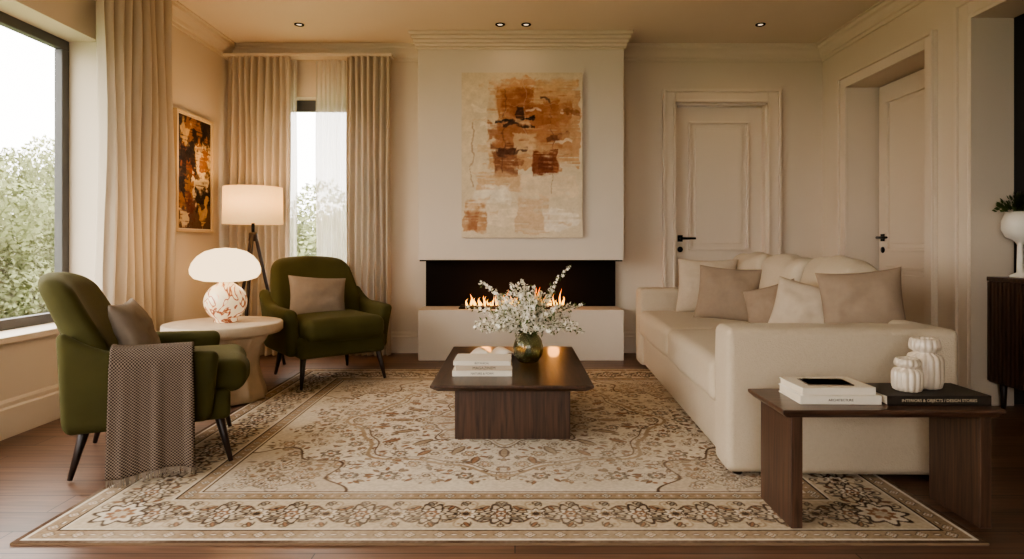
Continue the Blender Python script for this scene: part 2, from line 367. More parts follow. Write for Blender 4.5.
# ---------------- numpy painting helpers
def vn(h,w,sc,seed):
    r=np.random.RandomState(seed); gh,gw=int(h/sc)+3,int(w/sc)+3
    g=r.rand(gh,gw); y=np.arange(h)/sc; x=np.arange(w)/sc
    yi=y.astype(int); xi=x.astype(int); fy=y-yi; fx=x-xi; fy=fy*fy*(3-2*fy); fx=fx*fx*(3-2*fx)
    a=g[np.ix_(yi,xi)];b=g[np.ix_(yi,xi+1)];c=g[np.ix_(yi+1,xi)];d_=g[np.ix_(yi+1,xi+1)]
    return (a*(1-fx)+b*fx)*(1-fy)[:,None]+(c*(1-fx)+d_*fx)*fy[:,None]
def fbm(h,w,sc,seed,o=4):
    s=0;a=1;t=0
    for i in range(o):
        s=s+a*vn(h,w,max(sc/2**i,1.01),seed+i); t+=a; a*=.55
    return s/t
def colgrid(name,w_,h_,img,mat,parent=None,loc=(0,0,0),rot=(0,0,0)):
    ny,nx=img.shape[:2]
    X,Y=np.meshgrid(np.linspace(-w_/2,w_/2,nx),np.linspace(-h_/2,h_/2,ny))
    co=np.zeros((ny*nx,3),np.float32); co[:,0]=X.ravel(); co[:,1]=Y.ravel()
    me=bpy.data.meshes.new(name)
    idx=np.arange(ny*nx).reshape(ny,nx)
    q=np.stack([idx[:-1,:-1],idx[:-1,1:],idx[1:,1:],idx[1:,:-1]],-1).reshape(-1,4).astype(np.int32)
    me.vertices.add(ny*nx); me.vertices.foreach_set('co',co.ravel())
    me.loops.add(q.size); me.loops.foreach_set('vertex_index',q.ravel())
    me.polygons.add(len(q)); me.polygons.foreach_set('loop_start',np.arange(0,q.size,4,dtype=np.int32)); me.polygons.foreach_set('loop_total',np.full(len(q),4,np.int32))
    me.update(); me.validate()
    ca=me.color_attributes.new('Col','FLOAT_COLOR','POINT')
    c=np.ones((ny*nx,4),np.float32); im=np.clip(img.reshape(-1,3),0,255)/255
    c[:,:3]=np.where(im<=.04045,im/12.92,((im+.055)/1.055)**2.4)
    ca.data.foreach_set('color',c.ravel())
    return obj(name,me,mat,parent,loc,rot,True)
def blend(img,mask,c): 
    m=np.clip(mask,0,1)[...,None]; img[:]=img*(1-m)+np.array(c,float)*m
def abstract(h,w,bg,rects,seed,rough=.03):
    img=np.zeros((h,w,3))+np.array(bg,float)
    U,Vv=np.meshgrid(np.linspace(0,1,w),np.linspace(0,1,h))  # row0 = top
    img+=(fbm(h,w,40,seed)-.5)[...,None]*30
    for i,(x0,x1,y0,y1,c,al,ang) in enumerate(rects):
        wx=(fbm(h,w,22,seed+7*i+1)-.5)*rough*2.6; wy=(fbm(h,w,22,seed+7*i+3)-.5)*rough*2.6
        cx,cy=(x0+x1)/2,(y0+y1)/2; a=math.radians(ang)
        u=(U-cx+wx)*math.cos(a)+(Vv-cy+wy)*math.sin(a); v_=-(U-cx+wx)*math.sin(a)+(Vv-cy+wy)*math.cos(a)
        e_=np.minimum((x1-x0)/2-abs(u),(y1-y0)/2-abs(v_))
        st=.55*fbm(h,w,16,seed+i*5+2,4)+.45*np.repeat(vn(h,w//10+1,3,seed+i*5+9),10,1)[:, :w]
        feather=.006+.25*min(x1-x0,y1-y0)*np.clip(vn(h,w,50,seed+i*11+4)-.35,0,1)
        mask=np.clip(e_/feather,0,1)*al*np.clip((st-.33)*4+.45,.0,1)
        blend(img,mask,np.array(c)+ (fbm(h,w,12,seed+i)-.5)[...,None]*40)
    img+=(vn(h,w,2.5,seed+90)-.5)[...,None]*10
    return img[::-1]
R_=random.Random(11)
rects=[(0,1,0,1,(216,198,170),.5,0),(.22,.98,.03,.58,(196,148,106),.85,0),(.28,.92,.1,.46,(176,118,78),.8,2),(.3,.62,.03,.1,(196,142,100),.7,-2),
 (.02,.3,.05,.5,(220,202,174),.8,0),(.6,.95,.04,.18,(214,176,134),.7,0),(.33,.58,.09,.27,(150,90,56),.8,1),(.55,.82,.16,.34,(166,104,66),.8,-2),
 (.22,.55,.3,.42,(160,104,68),.8,2),(.24,.46,.42,.64,(130,80,52),.85,-2),(.42,.62,.36,.5,(214,180,142),.85,3),(.58,.8,.46,.63,(126,68,40),.95,-3),(.62,.78,.5,.6,(104,50,30),.85,4),
 (.28,.45,.44,.5,(82,50,34),.85,6),(.26,.6,.27,.30,(36,26,21),.95,-2),(.36,.62,.3,.33,(62,40,29),.85,4),(.44,.5,.2,.3,(58,36,27),.8,0),(.68,.9,.36,.41,(108,64,42),.8,-6),
 (.12,.5,.6,.72,(204,164,124),.7,0),(.48,.95,.62,.76,(224,202,172),.8,1),(.08,.42,.68,.8,(234,222,202),.85,0),(.02,.2,.78,.97,(180,132,92),.8,2),(.04,.13,.84,.95,(152,98,64),.7,0),
 (.2,.6,.8,.92,(226,208,182),.8,0),(.45,.72,.74,.98,(200,164,128),.6,-1),(.66,.97,.82,.95,(236,224,206),.85,0),(.82,.96,.3,.5,(196,152,112),.7,0),(.34,.355,.08,.62,(96,62,44),.6,1),(.745,.757,.18,.72,(104,68,48),.6,-1),(.52,.53,.05,.4,(232,216,192),.6,1),
 (.1,.9,.515,.522,(110,74,54),.5,-1),(.4,.9,.19,.197,(232,214,190),.6,2),(.08,.1,.3,.7,(136,98,74),.4,0)]
for i in range(34):
    x=R_.uniform(.05,.88);y=R_.uniform(.04,.92);c=R_.choice([(234,220,198),(232,216,192),(176,118,78),(140,88,58),(214,180,142),(74,48,35)])
    w1=R_.uniform(.03,.16); h1=R_.uniform(.008,.045)
    if c[0]<180 and (y>.64 or x<.22): c=(214,186,150)
    rects.append((x,min(.97,x+w1),y,min(.97,y+h1),c,.7,R_.uniform(-8,8)))
m_art=vcolmat('oil_paint',.6,.4,60)
ap=empty('abstract_painting',((.562-.445)/2,FY-.022,(2.405+1.03)/2))
colgrid('canvas',1.005,1.373,abstract(345,252,(214,197,170),rects,21),m_art,ap,(0,-.021,0),(pi/2,0,0))
boxes('stretcher',[(-.503,.503,-.02,.02,-.687,.687)],m_pcream,ap,.002)
rects=[(0,1,0,.3,(50,36,28),.9,0),(.2,.8,.02,.25,(160,108,66),.8,10),(.5,1,.2,.5,(216,192,150),.95,-8),(0,.5,.25,.5,(32,24,20),.95,5),(.1,.6,.35,.55,(130,70,42),.9,20),(.35,.9,.45,.7,(226,208,174),.95,-15),(.05,.4,.55,.8,(168,120,70),.9,10),(.5,1,.6,.85,(38,28,24),.95,-5),(.2,.5,.7,.95,(96,50,38),.9,5),(.6,.9,.75,.95,(190,156,110),.9,0),(0,.3,.85,1,(216,196,162),.9,0),(.7,.85,.05,.3,(30,23,19),.9,15),(.4,.55,.15,.6,(30,22,18),.9,-12),(.1,.35,.05,.3,(200,168,118),.9,-10),(.6,.95,.3,.42,(140,86,50),.9,-20),(.05,.25,.3,.7,(34,26,21),.85,8)]
fa=empty('framed_artwork',(XL+.022,4.926,1.535),pi/2)
colgrid('print',.50,.87,abstract(250,150,(90,66,50),rects,50,.12),m_art,fa,(0,-.006,0),(pi/2,0,0))
t=.022
boxes('frame',[(-.281,.281,-.018,.02,-.465,-.465+t),(-.281,.281,-.018,.02,.465-t,.465),(-.281,-.281+t,-.018,.02,-.443,.443),(.281-t,.281,-.018,.02,-.443,.443)],M('frame_oak',(214,190,155),.5),fa,.003)
boxes('mat_board',[(-.262,.262,-.004,.018,-.446,.446)],m_white,fa)

# ---------------- rug
RX0,RX1,RYa,RYb=-1.63,1.53,2.0,4.82
RW,RH=RX1-RX0,RYb-RYa; px=.004
qw,qh=int(RW/2/px)+1,int(RH/2/px)+1
hw,hh=RW/2,RH/2
CRE=(222,210,192);BEI=(198,181,158);TAN=(162,138,112);BRN=(95,73,58);RUS=(150,108,79);GRY=(140,129,115);DRK=(70,54,43)
Q=np.zeros((qh,qw,3))+np.array(CRE,float)
gx=np.linspace(0,hw,qw); gy=np.linspace(0,hh,qh); GX,GY=np.meshgrid(gx,gy)
de=np.minimum(hw-GX,hh-GY)
def stamp(cx,cy,r,fn,mult=1.2):
    i0,i1=max(0,int((cx-r*mult)/px)),min(qw,int((cx+r*mult)/px)+2); j0,j1=max(0,int((cy-r*mult)/px)),min(qh,int((cy+r*mult)/px)+2)
    if i0>=i1 or j0>=j1: return
    X=GX[j0:j1,i0:i1]-cx; Y=GY[j0:j1,i0:i1]-cy; sub=Q[j0:j1,i0:i1]
    fn(sub,X,Y)
def rosette(cx,cy,r,n=8,cols=(BRN,BEI,RUS,CRE),ph=0,sx_=1,sy_=1):
    def fn(sub,X,Y):
        X=X/sx_;Y=Y/sy_
        rho=np.hypot(X,Y); th=np.arctan2(Y,X)
        for k,(s,c) in enumerate(zip((1,.84,.52,.3),cols)):
            R=r*s*(.84+.16*np.cos(n*th+ph+(pi if k%2 and k>1 else 0)))
            blend(sub,(R-rho)/px+.5,c)
    stamp(cx,cy,r*max(sx_,sy_),fn)
def dot(cx,cy,r,c):
    stamp(cx,cy,r,lambda sub,X,Y: blend(sub,(r-np.hypot(X,Y))/px+.5,c),2.2)
def path(pts,r,c):
    for (a,b),(c_,d_) in zip(pts[:-1],pts[1:]):
        n=max(1,int(math.hypot(c_-a,d_-b)/(px*1.3)))
        for i in range(n): t=i/n; dot(a+(c_-a)*t,b+(d_-b)*t,r,c)
def leafm(cx,cy,a,l,wd,c,cl):
    def fn(sub,X,Y):
        u=X*math.cos(a)+Y*math.sin(a); v_=-X*math.sin(a)+Y*math.cos(a)
        s=np.clip(u/l,0,1); W=wd*np.sin(pi*s)**.8*(1-.3*s)
        ok=(u>0)&(u<l)
        blend(sub,((W-abs(v_))/px+.5)*ok,cl); blend(sub,((W*.62-abs(v_))/px+.3)*ok,c)
    stamp(cx,cy,l,fn)
def curl(cx,cy,a,l,c,w_=.004,s=1):
    pts=[];x,y=cx,cy
    for i in range(14):
        pts.append((x,y)); a+=s*(.08+.045*i); x+=math.cos(a)*l/14; y+=math.sin(a)*l/14
    path(pts,w_,c); dot(x,y,w_*2,c)
rc=np.hypot(GX/1.0,GY/.95); thc=np.arctan2(GY,GX+1e-6)
fieldmask=(de>.42)
rs=random.Random(8)
sp_=.16
for jj in range(0,10):
    for ii in range(0,11):
        x=(ii+.5*(jj%2))*sp_; y=jj*sp_*.86
        if min(hw-x,hh-y)<.46: continue
        for k in range(5):
            a=k*pi/2.5+rs.uniform(-.3,.3)+jj
            curl(x,y,a,.14,rs.choice([TAN,BRN,TAN,GRY]),.0028,rs.choice((-1,1)))
        for k in range(5):
            a=rs.random()*6.28; leafm(x+.06*math.cos(a),y+.06*math.sin(a),a+rs.uniform(-.6,.6),.046,.011,rs.choice((BEI,RUS,TAN,GRY)),BRN)
        rosette(x,y,.040 if (ii+jj)%3 else .052,rs.choice((6,8)),rs.choice(((BRN,BEI,RUS,CRE),(TAN,CRE,BRN,BEI),(BRN,GRY,CRE,RUS))),rs.random())
        for k in range(5):
            a=rs.random()*6.28; dot(x+.09*math.cos(a),y+.08*math.sin(a),.008,rs.choice((RUS,TAN,BRN)))
Rm8=.05*np.cos(8*thc)+.02*np.cos(16*thc)
for R0,c,w_ in ((.80,TAN,.010),(.765,BRN,.004),(.42,BRN,.006),(.385,TAN,.008)):
    blend(Q,((w_-abs(rc-R0-Rm8))/px+.5)*(de>.43)*.9,c)
Rm=.38+.05*np.cos(8*thc)
blend(Q,np.clip((Rm-rc)/px,0,1)*.45,BEI)
for k in range(5):
    a=k*pi/8; rosette(.24*math.cos(a),.23*math.sin(a),.048,8,(BRN,CRE,RUS,BEI)); leafm(.28*math.cos(a+.2),.27*math.sin(a+.2),a+.2,.09,.02,RUS,BRN)
    curl(.1*math.cos(a),.1*math.sin(a),a,.2,BRN,.004,1)
    leafm(.5*math.cos(a),.48*math.sin(a),a,.13,.03,TAN,BRN); leafm(.62*math.cos(a+.2),.6*math.sin(a+.2),a+.2,.1,.024,RUS,BRN)
rosette(0,0,.13,12,(BRN,BEI,CRE,RUS))
dc=np.hypot(GX-(hw-.42),GY-(hh-.42)); tc_=np.arctan2(GY-(hh-.42),GX-(hw-.42)); 
Rs=.5+.05*np.cos(10*tc_)
blend(Q,(fieldmask)*np.clip((Rs-dc)/px,0,1)*.3,TAN)
blend(Q,fieldmask*((.006-abs(dc-Rs))/px+.5),BRN)
for k in range(22):
    a=pi+rs.random()*pi/2; r1=rs.uniform(.08,.42); x=hw-.42+r1*math.cos(a); y=hh-.42+r1*math.sin(a)
    if min(hw-x,hh-y)<.47: continue
    rosette(x,y,.032,6,(BRN,CRE,RUS,BEI)); curl(x,y,rs.random()*6,.14,DRK,.0035,1); curl(x,y,rs.random()*6,.14,CRE,.0035,-1)
def band(a,b,c,al=1): blend(Q,((de>=a)&(de<b))*al,c)
f0=np.clip((fbm(qh,qw,40,15)-.35)*1.2,.05,.4)
blend(Q,fieldmask*f0,(212,199,180))
band(0,.42,BEI); band(0,.018,BRN); band(.018,.03,CRE); band(.03,.085,TAN); band(.085,.094,DRK); band(.094,.102,CRE); band(.102,.335,(202,185,160)); band(.335,.343,CRE); band(.343,.352,DRK); band(.352,.402,TAN); band(.402,.41,CRE); band(.41,.42,BRN)
def along(spacing,off,draw,ph=0.):
    n=int(hw/spacing)+2
    for i in range(n):
        x=(i+ph)*spacing
        if x<hw-off-.0: draw(x,hh-off,0,i)
    for i in range(n):
        y=(i+ph)*spacing
        if y<hh-off-.02: draw(hw-off,y,1,i)
along(.05,.058,lambda x,y,s,i: rosette(x,y,.021,4,(DRK,CRE,RUS,CRE)) if i%2==0 else leafm(x-.012,y,0 if s==0 else pi/2,.03,.01,CRE,BRN))
along(.05,.377,lambda x,y,s,i: rosette(x,y,.021,4,(BRN,CRE,DRK,CRE)) if i%2==0 else rosette(x,y,.012,4,(CRE,RUS,CRE,CRE)))
oc=.2185
for ph,c in ((0,BRN),(pi,TAN)):
    path([(t,hh-oc+.066*math.sin(t/.125*pi+ph)) for t in np.arange(0,hw-oc,.006)],.0055,c)
    path([(hw-oc+.066*math.sin(t/.125*pi+ph),t) for t in np.arange(0,hh-oc,.006)],.0055,c)
def bm_(x,y,s,i):
    for k in range(8):
        a=k*pi/4+.3
        curl(x+.07*math.cos(a),y+.07*math.sin(a),a,.09,(DRK,TAN)[k%2],.003,1 if k%2 else -1)
    if i%2==0:
        rosette(x,y,.092,10,(DRK,BEI,BRN,RUS),0,1.05 if s==0 else .95,.95 if s==0 else 1.05)
        rosette(x,y,.056,8,(DRK,CRE,CRE,CRE)); rosette(x,y,.032,6,(BRN,RUS,CRE,BRN))
    else: rosette(x,y,.052,8,(DRK,CRE,TAN,DRK))
    for k in range(6):
        a=k*pi/3+.5; leafm(x+.065*math.cos(a),y+.065*math.sin(a),a+.5,.045,.012,RUS if k%2 else GRY,DRK)
along(.125,oc,bm_)
rosette(hw-oc,hh-oc,.1,8,(DRK,CRE,RUS,BEI))
band(0,.018,BRN)
full=np.concatenate([Q[:,::-1][:,:-1],Q],1); full=np.concatenate([full[::-1][:-1],full],0)
H_,W_=full.shape[:2]
wear=fbm(H_,W_,90,5); fine=vn(H_,W_,2.2,9)
f=np.clip((wear-.4)*1.2,0,.35)[...,None]
full=full*(1-f)+np.array((210,196,176))*f
full=full+(fine-.5)[...,None]*22+(fbm(H_,W_,160,31)-.5)[...,None]*18
m_rug=vcolmat('wool_rug',.97,.6,700)
rug=empty('persian_rug',((RX0+RX1)/2,(RYa+RYb)/2,0))
colgrid('pile',RW,RH,full,m_rug,rug,(0,0,.0085))
boxes('rug_body',[(-hw,hw,-hh,hh,.0005,.008)],M('rug_edge',(130,105,82),.95),rug)

# ---------------- curtains
def curtain(name,p0,p1,z0,z1,folds,amp,mat,seed):
    r=random.Random(seed); nu=folds*14; nv=30; p0=Vector((*p0,0));p1=Vector((*p1,0)); d_=(p1-p0); n_=Vector((-d_.y,d_.x,0)).normalized(); V=[];F=[]
    ph=[r.uniform(-.5,.5) for _ in range(folds+2)]; am=[r.uniform(.6,1.15) for _ in range(folds+2)]
    for j in range(nv+1):
        t=j/nv; z=z0+(z1-z0)*t
        for i in range(nu+1):
            u=i/nu; s=u*folds; k=int(s); fr=s-k; fr=fr*fr*(3-2*fr)
            a=(am[k]*(1-fr)+am[min(k+1,folds+1)]*fr)*amp; p_=(ph[k]*(1-fr)+ph[min(k+1,folds+1)]*fr)
            wv=math.sin(2*pi*s+p_*(1-t)*1.6+.3*math.sin(z*2+k))
            wv=math.copysign(abs(wv)**.8,wv)
            off=a*wv*(1-.35*t**4)+.012*math.sin(z*3+s)
            du=.25/folds*math.cos(2*pi*s)*.3
            P=p0+d_*(u+du)+n_*off; V.append((P.x,P.y,z))
    for j in range(nv):
        for i in range(nu):
            a=j*(nu+1)+i; F.append([a,a+1,a+nu+2,a+nu+1])
    return obj(name,mesh(name,V,F),mat,smooth=True)
curtain('curtain',(XL+.13,3.66),(XL+.13,4.36),.012,ZC-.02,8,.05,m_curt,1)
ytk=5.40
curtain('curtain',(-2.5,ytk),(-1.96,ytk),.012,2.61,9,.045,m_curt,2)
curtain('curtain',(-1.47,ytk),(-1.09,ytk),.012,2.61,7,.045,m_curt,3)
curtain('sheer_curtain',(-2.1,ytk+.08),(-1.93,ytk+.08),.015,2.6,4,.02,m_sheer,4)
curtain('sheer_curtain',(-1.76,ytk+.07),(-1.42,ytk+.07),.015,2.6,8,.025,m_sheer,5)
box('curtain_rail',-2.54,-1.07,ytk-.02,ytk+.1,2.612,2.635,m_trim,bev=.003)
box('curtain_rail',XL+.09,XL+.17,3.6,4.42,ZC-.018,ZC-.001,m_trim,bev=.003)

# ---------------- armchairs
def armchair(loc,rot,sc=1):
    e=empty('armchair',loc,rot); e.scale=(sc,sc,sc)
    rbox('seat_rail',(.62,.62,.14),.03,m_green,(0,0.0,.265),parent=e)
    sz=(.57,.64,.15); rbox('seat_cushion',sz,.055,m_green,(0,-.06,.385),parent=e,deform=puff(sz,.0,.015,.025),n=(8,8,3))
    for s in (-1,1):
        def df(x,y,z,s=s):
            t=(z+.165)/.33
            z2=z+t*(max(0,y-.02)**2*1.5)-t*.03*max(0,-y)
            y2=y*(.92+.08*t)-.01*t
            x2=x+s*.03*t*t+ s*.012*(1-(y/.38)**2)*t
            return [x2,y2,z2]
        rbox('arm_%d'%(1 if s<0 else 2),(.095,.61,.33),.04,m_green,(s*.32,0.05,.37),parent=e,deform=df,n=(2,12,8))
    def db(x,y,z):
        t=(z+.32)/.64; u=x/.35
        x2=x*(1-.16*max(0,t-.35)**2*2.2)
        y2=y*(1-.25*t)+.26*(t-.4)-.09*u*u*(.4+.6*(1-abs(t-.5)))+(-.012*(1-u*u)*math.sin(pi*t) if y<0 else 0)
        z2=z-.06*abs(u)**3*max(0,t-.3)
        return [x2,y2,z2]
    rbox('backrest',(.68,.16,.64),.07,m_green,(0,.27,.555),parent=e,deform=db,n=(12,2,12))
    for i,(x,y) in enumerate(((-.27,-.26),(.27,-.26),(-.25,.26),(.25,.26))):
        cyl('leg_%d'%(i+1),(x,y,.215),(x*1.12,y*1.2,0),.022,.010,m_leg,e)
    return e
LC=((-1.66,2.90,.0085),math.radians(115)); RC=((-1.37,4.54,.0085),math.radians(38))
armchair(*LC,sc=.96); armchair(*RC)
def inloc(C,p):
    (x,y,z),a=C; return (x+p[0]*math.cos(a)-p[1]*math.sin(a),y+p[0]*math.sin(a)+p[1]*math.cos(a),z+p[2])
pillow('throw_pillow',.38,.32,.13,m_pgrey,inloc(LC,(-.05,.09,.56)),(-.4,0,LC[1]-.1),seed=1)
pillow('throw_pillow',.42,.33,.15,m_pgrey,inloc(RC,(-.06,.04,.575)),(-.4,.08,RC[1]-.15),seed=2)
mt,nt,out=newmat('houndstooth_wool'); p=N(nt,'ShaderNodeBsdfPrincipled')
ck=N(nt,'ShaderNodeTexChecker'); ck.inputs['Scale'].default_value=1; mp=N(nt,'ShaderNodeMapping'); mp.inputs['Scale'].default_value=(165,165,1)
tcn=N(nt,'ShaderNodeTexCoord'); nt.links.new(tcn.outputs['UV'],mp.inputs[0]); nt.links.new(mp.outputs[0],ck.inputs['Vector'])
ck.inputs['Color1'].default_value=L4((56,46,41)); ck.inputs['Color2'].default_value=L4((130,116,104)); nt.links.new(ck.outputs[0],p.inputs['Base Color']); p.inputs['Roughness'].default_value=.95; p.inputs['Specular IOR Level'].default_value=.1
nt.links.new(bumpn(nt,ck.outputs['Fac'],.4,.003),p.inputs['Normal']); nt.links.new(p.outputs[0],out.inputs[0])
tb_=empty('throw_blanket',*LC); tb_.scale=(.96,.96,.96)
prof=[(-.19,.475),(-.235,.48),(-.262,.50),(-.275,.54),(-.305,.557),(-.36,.559),(-.395,.55),(-.416,.52),(-.422,.46),(-.424,.38),(-.43,.28),(-.437,.18),(-.443,.1),(-.447,.045)]
P=[Vector(q) for q in prof]; ds=[0]
for a,b in zip(P[:-1],P[1:]): ds.append(ds[-1]+(b-a).length)
nu_,nv_=50,34; V=[];F=[];UV=[]
for i in range(nu_+1):
    s=ds[-1]*i/nu_; k=max(j for j in range(len(ds)) if ds[j]<=s+1e-9); k=min(k,len(P)-2); q=P[k].lerp(P[k+1],(s-ds[k])/(ds[k+1]-ds[k]))
    low=max(0,(.55-q.y)/.5) if i>nu_*.4 else 0
    for j in range(nv_+1):
        v_=j/nv_; y=-.16+.31*v_+ (v_-.5)*.02*low
        off=(.012*math.sin(v_*17+1)+.006*math.sin(v_*31))*(.15+low)
        zs=.012*math.sin(v_*5)*low
        rise=max(0,y-.05-.02)**2*1.5
        dz=rise if q.y>.5 else rise*max(0,(q.y-.3)/.2)
        V.append((q.x-max(0,off)-.004*low if low else q.x,y,q.y+zs+dz+(.004 if not low else 0))); UV.append((s,.3*v_))
for i in range(nu_):
    for j in range(nv_):
        a=i*(nv_+1)+j; F.append([a,a+1,a+nv_+2,a+nv_+1])
me=mesh('cloth',V,F); uvl=me.uv_layers.new(name='UVMap')
for lp in me.loops: uvl.data[lp.index].uv=UV[lp.vertex_index]
o=obj('cloth',me,mt,tb_,smooth=True); so=o.modifiers.new('s','SOLIDIFY'); so.thickness=.008; so.offset=0
V=[];F=[]
last=[Vector(me.vertices[nu_*(nv_+1)+j].co) for j in range(nv_+1)]
for j in range(nv_*2):
    t=j/2; a=last[int(t)].lerp(last[min(nv_,int(t)+1)],t-int(t)); k=len(V); w2=.0025; dx=random.uniform(-.006,.006)
    V+= [a+Vector((0,-w2,.004)),a+Vector((0,w2,.004)),a+Vector((.003,0,.004)),a+Vector((dx,-w2*.6+dx,-.033)),a+Vector((dx,w2*.6+dx,-.033)),a+Vector((dx+.003,dx,-.033))]
    F+=[[k,k+1,k+4,k+3],[k+1,k+2,k+5,k+4],[k+2,k,k+3,k+5],[k+3,k+4,k+5]]
obj('fringe',mesh('fringe',V,F),m_pgrey,tb_)

# ---------------- side table + lamp
st=empty('side_table',(-1.83,3.9,0.0))
pr=[(.30,.415),(.335,.42),(.35,.435),(.35,.475),(.345,.483),(.335,.485),(0,.485)]
lathe('top',[(0,.415)]+pr,m_trav,parent=st)
pp=[(.255,0.0088),(.26,.014),(.25,.06),(.225,.14),(.21,.2),(.213,.26),(.235,.34),(.265,.39),(.275,.416),(0,.416)]
lathe('pedestal',pp,m_trav,parent=st,seg=140,rd=lambda t,z:1-.08*abs(math.sin(6*t)))
tl=empty('table_lamp',(-1.82,3.9,.485))
mb,nt,out=newmat('marbled_glass'); p=N(nt,'ShaderNodeBsdfPrincipled'); v=coords(nt)
n=N(nt,'ShaderNodeTexNoise'); n.inputs['Scale'].default_value=6; n.inputs['Distortion'].default_value=2.2; nt.links.new(v,n.inputs['Vector'])
r=N(nt,'ShaderNodeValToRGB'); cr=r.color_ramp; cr.elements[0].position=.0; cr.elements[0].color=L4((236,212,176)); cr.elements[1].position=1; cr.elements[1].color=L4((236,212,176))
for pos,c in ((.44,(234,208,170)),(.475,(160,90,60)),(.5,(130,66,44)),(.525,(215,165,115)),(.56,(236,212,176))):
    q=cr.elements.new(pos); q.color=L4(c)
nt.links.new(n.outputs['Fac'],r.inputs[0]); nt.links.new(r.outputs[0],p.inputs['Base Color']); nt.links.new(r.outputs[0],p.inputs['Emission Color']); p.inputs['Emission Strength'].default_value=.4; p.inputs['Roughness'].default_value=.15
nt.links.new(p.outputs[0],out.inputs[0])
lathe('base',[(0,0),(.06,0),(.07,.008)]+[(.126*math.cos(a),.13+.122*math.sin(a)) for a in np.linspace(-1.0,1.15,20)]+[(.045,.25),(.045,.265),(0,.265)],mb,parent=tl)
lathe('shade',[(.0,.255),(.06,.255),(.13,.261),(.18,.277),(.203,.305),(.206,.335),(.193,.375),(.163,.415),(.12,.445),(.06,.463),(0,.468)],m_opal,parent=tl)
plight('bulb',(0,0,.56),9,(255,200,140),.12,tl)
fl=empty('floor_lamp',(-2.07,4.9,0))
shm,nt,out=newmat('lampshade_linen'); d_=N(nt,'ShaderNodeBsdfDiffuse'); t_=N(nt,'ShaderNodeBsdfTranslucent'); e_=N(nt,'ShaderNodeEmission')
n=N(nt,'ShaderNodeTexNoise'); n.inputs['Scale'].default_value=60; nt.links.new(coords(nt),n.inputs['Vector'])
c_=mixc(nt,n.outputs['Fac'],L4((230,212,178)),L4((245,230,200))); nt.links.new(c_,d_.inputs[0]); nt.links.new(c_,t_.inputs[0])
e_.inputs[0].default_value=L4((255,216,156)); e_.inputs[1].default_value=.35
mx=N(nt,'ShaderNodeMixShader'); mx.inputs[0].default_value=.5; nt.links.new(d_.outputs[0],mx.inputs[1]); nt.links.new(t_.outputs[0],mx.inputs[2])
ad=N(nt,'ShaderNodeAddShader'); nt.links.new(mx.outputs[0],ad.inputs[0]); nt.links.new(e_.outputs[0],ad.inputs[1]); nt.links.new(ad.outputs[0],out.inputs[0])
V=[];F=[];ns=64
for k,(r_,z) in enumerate(((.225,1.135),(.22,1.425),(.217,1.425),(.222,1.135))):
    for i in range(ns): a=2*pi*i/ns; V.append((r_*math.cos(a),r_*math.sin(a),z))
for k in range(4):
    for i in range(ns):
        j=(i+1)%ns; k2=(k+1)%4; F.append([k*ns+i,k*ns+j,k2*ns+j,k2*ns+i])
obj('shade',mesh('shade',V,F),shm,fl,smooth=True)
lathe('bulb',[(0,1.22),(.03,1.24),(.035,1.28),(.02,1.31),(0,1.32)],emis('bulb_lit',(255,214,160),12),parent=fl)
plight('bulb_light',(0,0,1.36),10,(255,202,140),.05,fl)
cyl('stem',(0,0,1.05),(0,0,1.23),.012,.012,m_metal,fl); cyl('hub',(0,0,1.0),(0,0,1.07),.035,.03,m_leg,fl)
for k in range(3):
    a=k*2*pi/3+.6; cyl('tripod_leg_%d'%(k+1),(.015*math.cos(a),.015*math.sin(a),1.06),(.24*math.cos(a),.24*math.sin(a),0),.013,.012,m_leg,fl)
    cyl('shade_spoke_%d'%(k+1),(0,0,1.22),(.221*math.cos(a),.221*math.sin(a),1.2),.002,.002,m_metal,fl,8)

# ---------------- coffee table
def slab(name,x0,x1,y0,y1,zt,th,mat,parent,inset=.035,bev=.012):
    V=[(x0+inset,y0+inset,zt-th),(x1-inset,y0+inset,zt-th),(x1-inset,y1-inset,zt-th),(x0+inset,y1-inset,zt-th)]
    for z in (zt-.012,zt): V+=[(x0,y0,z),(x1,y0,z),(x1,y1,z),(x0,y1,z)]
    F=[[3,2,1,0],[8,9,10,11]]
    for b in (0,4):
        for i in range(4): j=(i+1)%4; F.append([b+i,b+j,b+4+j,b+4+i])
    o=obj(name,mesh(name,V,F),mat,parent); bevel(o,.004,2); return o
ct=empty('coffee_table',(0,0,.0085))
slab('top',-.40,.372,2.905,4.03,.302,.035,m_walnuty,ct)
boxes('pedestal',[(-.298,.274,3.07,3.85,0,.27)],m_walnutz,ct,.003)
def book(parent,nm,w_,d_,h_,x,y,z,rot,cov,txt=None,ink=None,ts=.6):
    b=empty(nm,(x,y,z),rot,parent)
    boxes('cover',[(-w_/2,w_/2,-d_/2,d_/2,0,.003),(-w_/2,w_/2,-d_/2,d_/2,h_-.003,h_),(-w_/2,w_/2,-d_/2,-d_/2+.003,.003,h_-.003)],cov,b,.001)
    boxes('pages',[(-w_/2+.004,w_/2-.004,-d_/2+.003,d_/2-.004,.003,h_-.003)],m_page,b)
    if txt:
        cu=bpy.data.curves.new('spine_text','FONT'); cu.body=txt; cu.size=h_*ts; cu.align_x='CENTER'; cu.align_y='CENTER'; cu.extrude=.0003
        o=bpy.data.objects.new('spine_text',cu); COL.objects.link(o); cu.materials.append(ink); o.parent=b; o.location=(0,-d_/2-.0005,h_/2); o.rotation_euler=(pi/2,0,0)
    return b
m_beige=M('book_beige',(188,170,148),.6,var=.03)
bs=empty('book_stack',(-.165,3.22,.311))
book(bs,'book_1',.30,.22,.027,0,0,0,0,m_white,'NATURE & FORM',m_ink,.55)
book(bs,'book_2',.285,.21,.025,.005,.003,.027,.04,m_beige,'MAGAZINEM',m_ink,.8)
